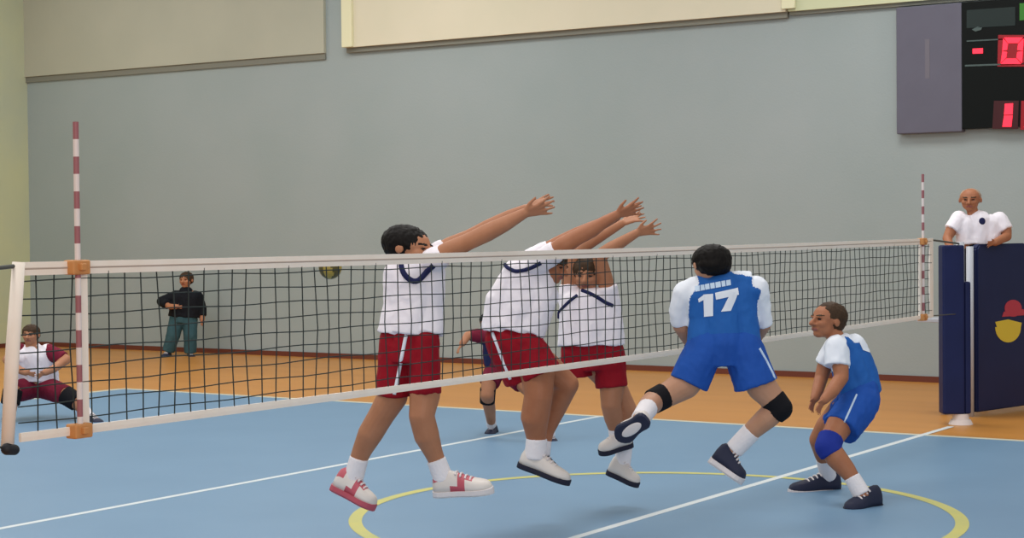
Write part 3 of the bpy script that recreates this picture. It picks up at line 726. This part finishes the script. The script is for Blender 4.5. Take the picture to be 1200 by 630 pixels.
face([(1140, 57), (1152, 56.5), (1152, 62.5), (1140, 63)], 'dash_light', M_led_r, sb, .003)
def digit(x, y, w, h, segs, t=6.5):
    D = {'a': [(x+2, y), (x+w-1, y), (x+w-t, y+t), (x+t, y+t)], 'd': [(x+t-2, y+h-t), (x+w-t-2, y+h-t), (x+w-3, y+h), (x-2, y+h)],
         'f': [(x+1, y+1), (x+t, y+t+1), (x+t-1, y+h/2-1), (x, y+h/2)], 'b': [(x+w, y+1), (x+w-1, y+h/2), (x+w-t-1, y+h/2-1), (x+w-t, y+t+1)],
         'e': [(x, y+h/2+.5), (x+t-1, y+h/2+1.5), (x+t-2, y+h-t-1), (x-2, y+h-1)], 'c': [(x+w-1, y+h/2+.5), (x+w-2, y+h-1), (x+w-t-2, y+h-t-1), (x+w-t-1, y+h/2+1.5)]}
    fb = face([(x-5, y-3), (x+w+4, y-3), (x+w+3, y+h+3), (x-6, y+h+3)], 'digit', M_led_d if len(segs) > 2 else mat('led_off', '38080e', .4, emit=.2), sb, .002)
    for s_ in segs:
        q = face(D[s_], 'segment', M_led_r, fb, .011)
digit(1175, 44, 25, 31, 'abcdef'); fb1 = face([(1165, 118), (1194, 118), (1193, 151), (1163, 151)], 'digit', mat('led_off', '38080e', .4, emit=.2), sb, .002)
face([(1178, 121.5), (1187.5, 121), (1187, 134), (1177, 134.4)], 'segment', M_led_r, fb1, .011)
face([(1177, 135.4), (1187, 135), (1185.5, 148.5), (1175, 148.5)], 'segment', M_led_r, fb1, .011); digit(1202, 121, 25, 28, 'bcadg'.replace('g', ''), 7)

# ------------------------------------------------------------------ ball
bc = on(387, 313.5, 1, 3.2); br = 13.5*((bc-CAM).dot(FW))/FPX
bm = bmesh.new(); bmesh.ops.create_uvsphere(bm, u_segments=36, v_segments=24, radius=br)
for f in bm.faces:
    c = f.calc_center_median().normalized()
    f.material_index = 1 if (int((math.atan2(c.y, c.x)+math.pi)/(math.pi/4)+.25*math.sin(3*c.z)) % 2 == 0) == (c.z > .1) else 0
for v in bm.verts:
    c = v.co.normalized(); v.co *= 1-.02*(abs(math.sin(4*math.atan2(c.y, c.x))) < .12)
b = obj('volleyball', bm, (M_by, M_bd), None, smooth=True); b.location = bc
tag(b, 'yellow and dark volleyball in the air just under the net tape', 'ball')

# ------------------------------------------------------------------ light
w = bpy.data.worlds.new('world'); sc.world = w; w.use_nodes = True
bg = w.node_tree.nodes['Background']; bg.inputs[0].default_value = (.93, .97, 1, 1); bg.inputs[1].default_value = .46
for x in (0, 8, 16):
    for y in (-8, 2, 12, 20):
        l = bpy.data.lights.new('ceiling_lamp', 'AREA'); l.shape = 'RECTANGLE'; l.size = 3; l.size_y = 3; l.energy = {-8: 110, 2: 310, 12: 290, 20: 190}[y]; l.color = (1, .97, .93)
        lo = bpy.data.objects.new('ceiling_lamp', l); lo.location = (x, y, 9.8); C.objects.link(lo)
# fill light added behind the viewer to brighten surfaces facing the camera
l = bpy.data.lights.new('front_fill', 'AREA'); l.shape = 'RECTANGLE'; l.size = 16; l.size_y = 3.5; l.energy = 1150; l.color = (1, .97, .95)
lo = bpy.data.objects.new('front_fill', l); C.objects.link(lo); lo.location = (-13, -13, 6.5)
lo.rotation_euler = (Vector((9, 2, .8))-Vector((-13, -13, 6.5))).to_track_quat('-Z', 'Y').to_euler()
vs_ = sc.view_settings; vs_.view_transform = 'Standard'; vs_.look = 'None'; vs_.gamma = 1; vs_.use_curve_mapping = False; vs_.exposure = 0
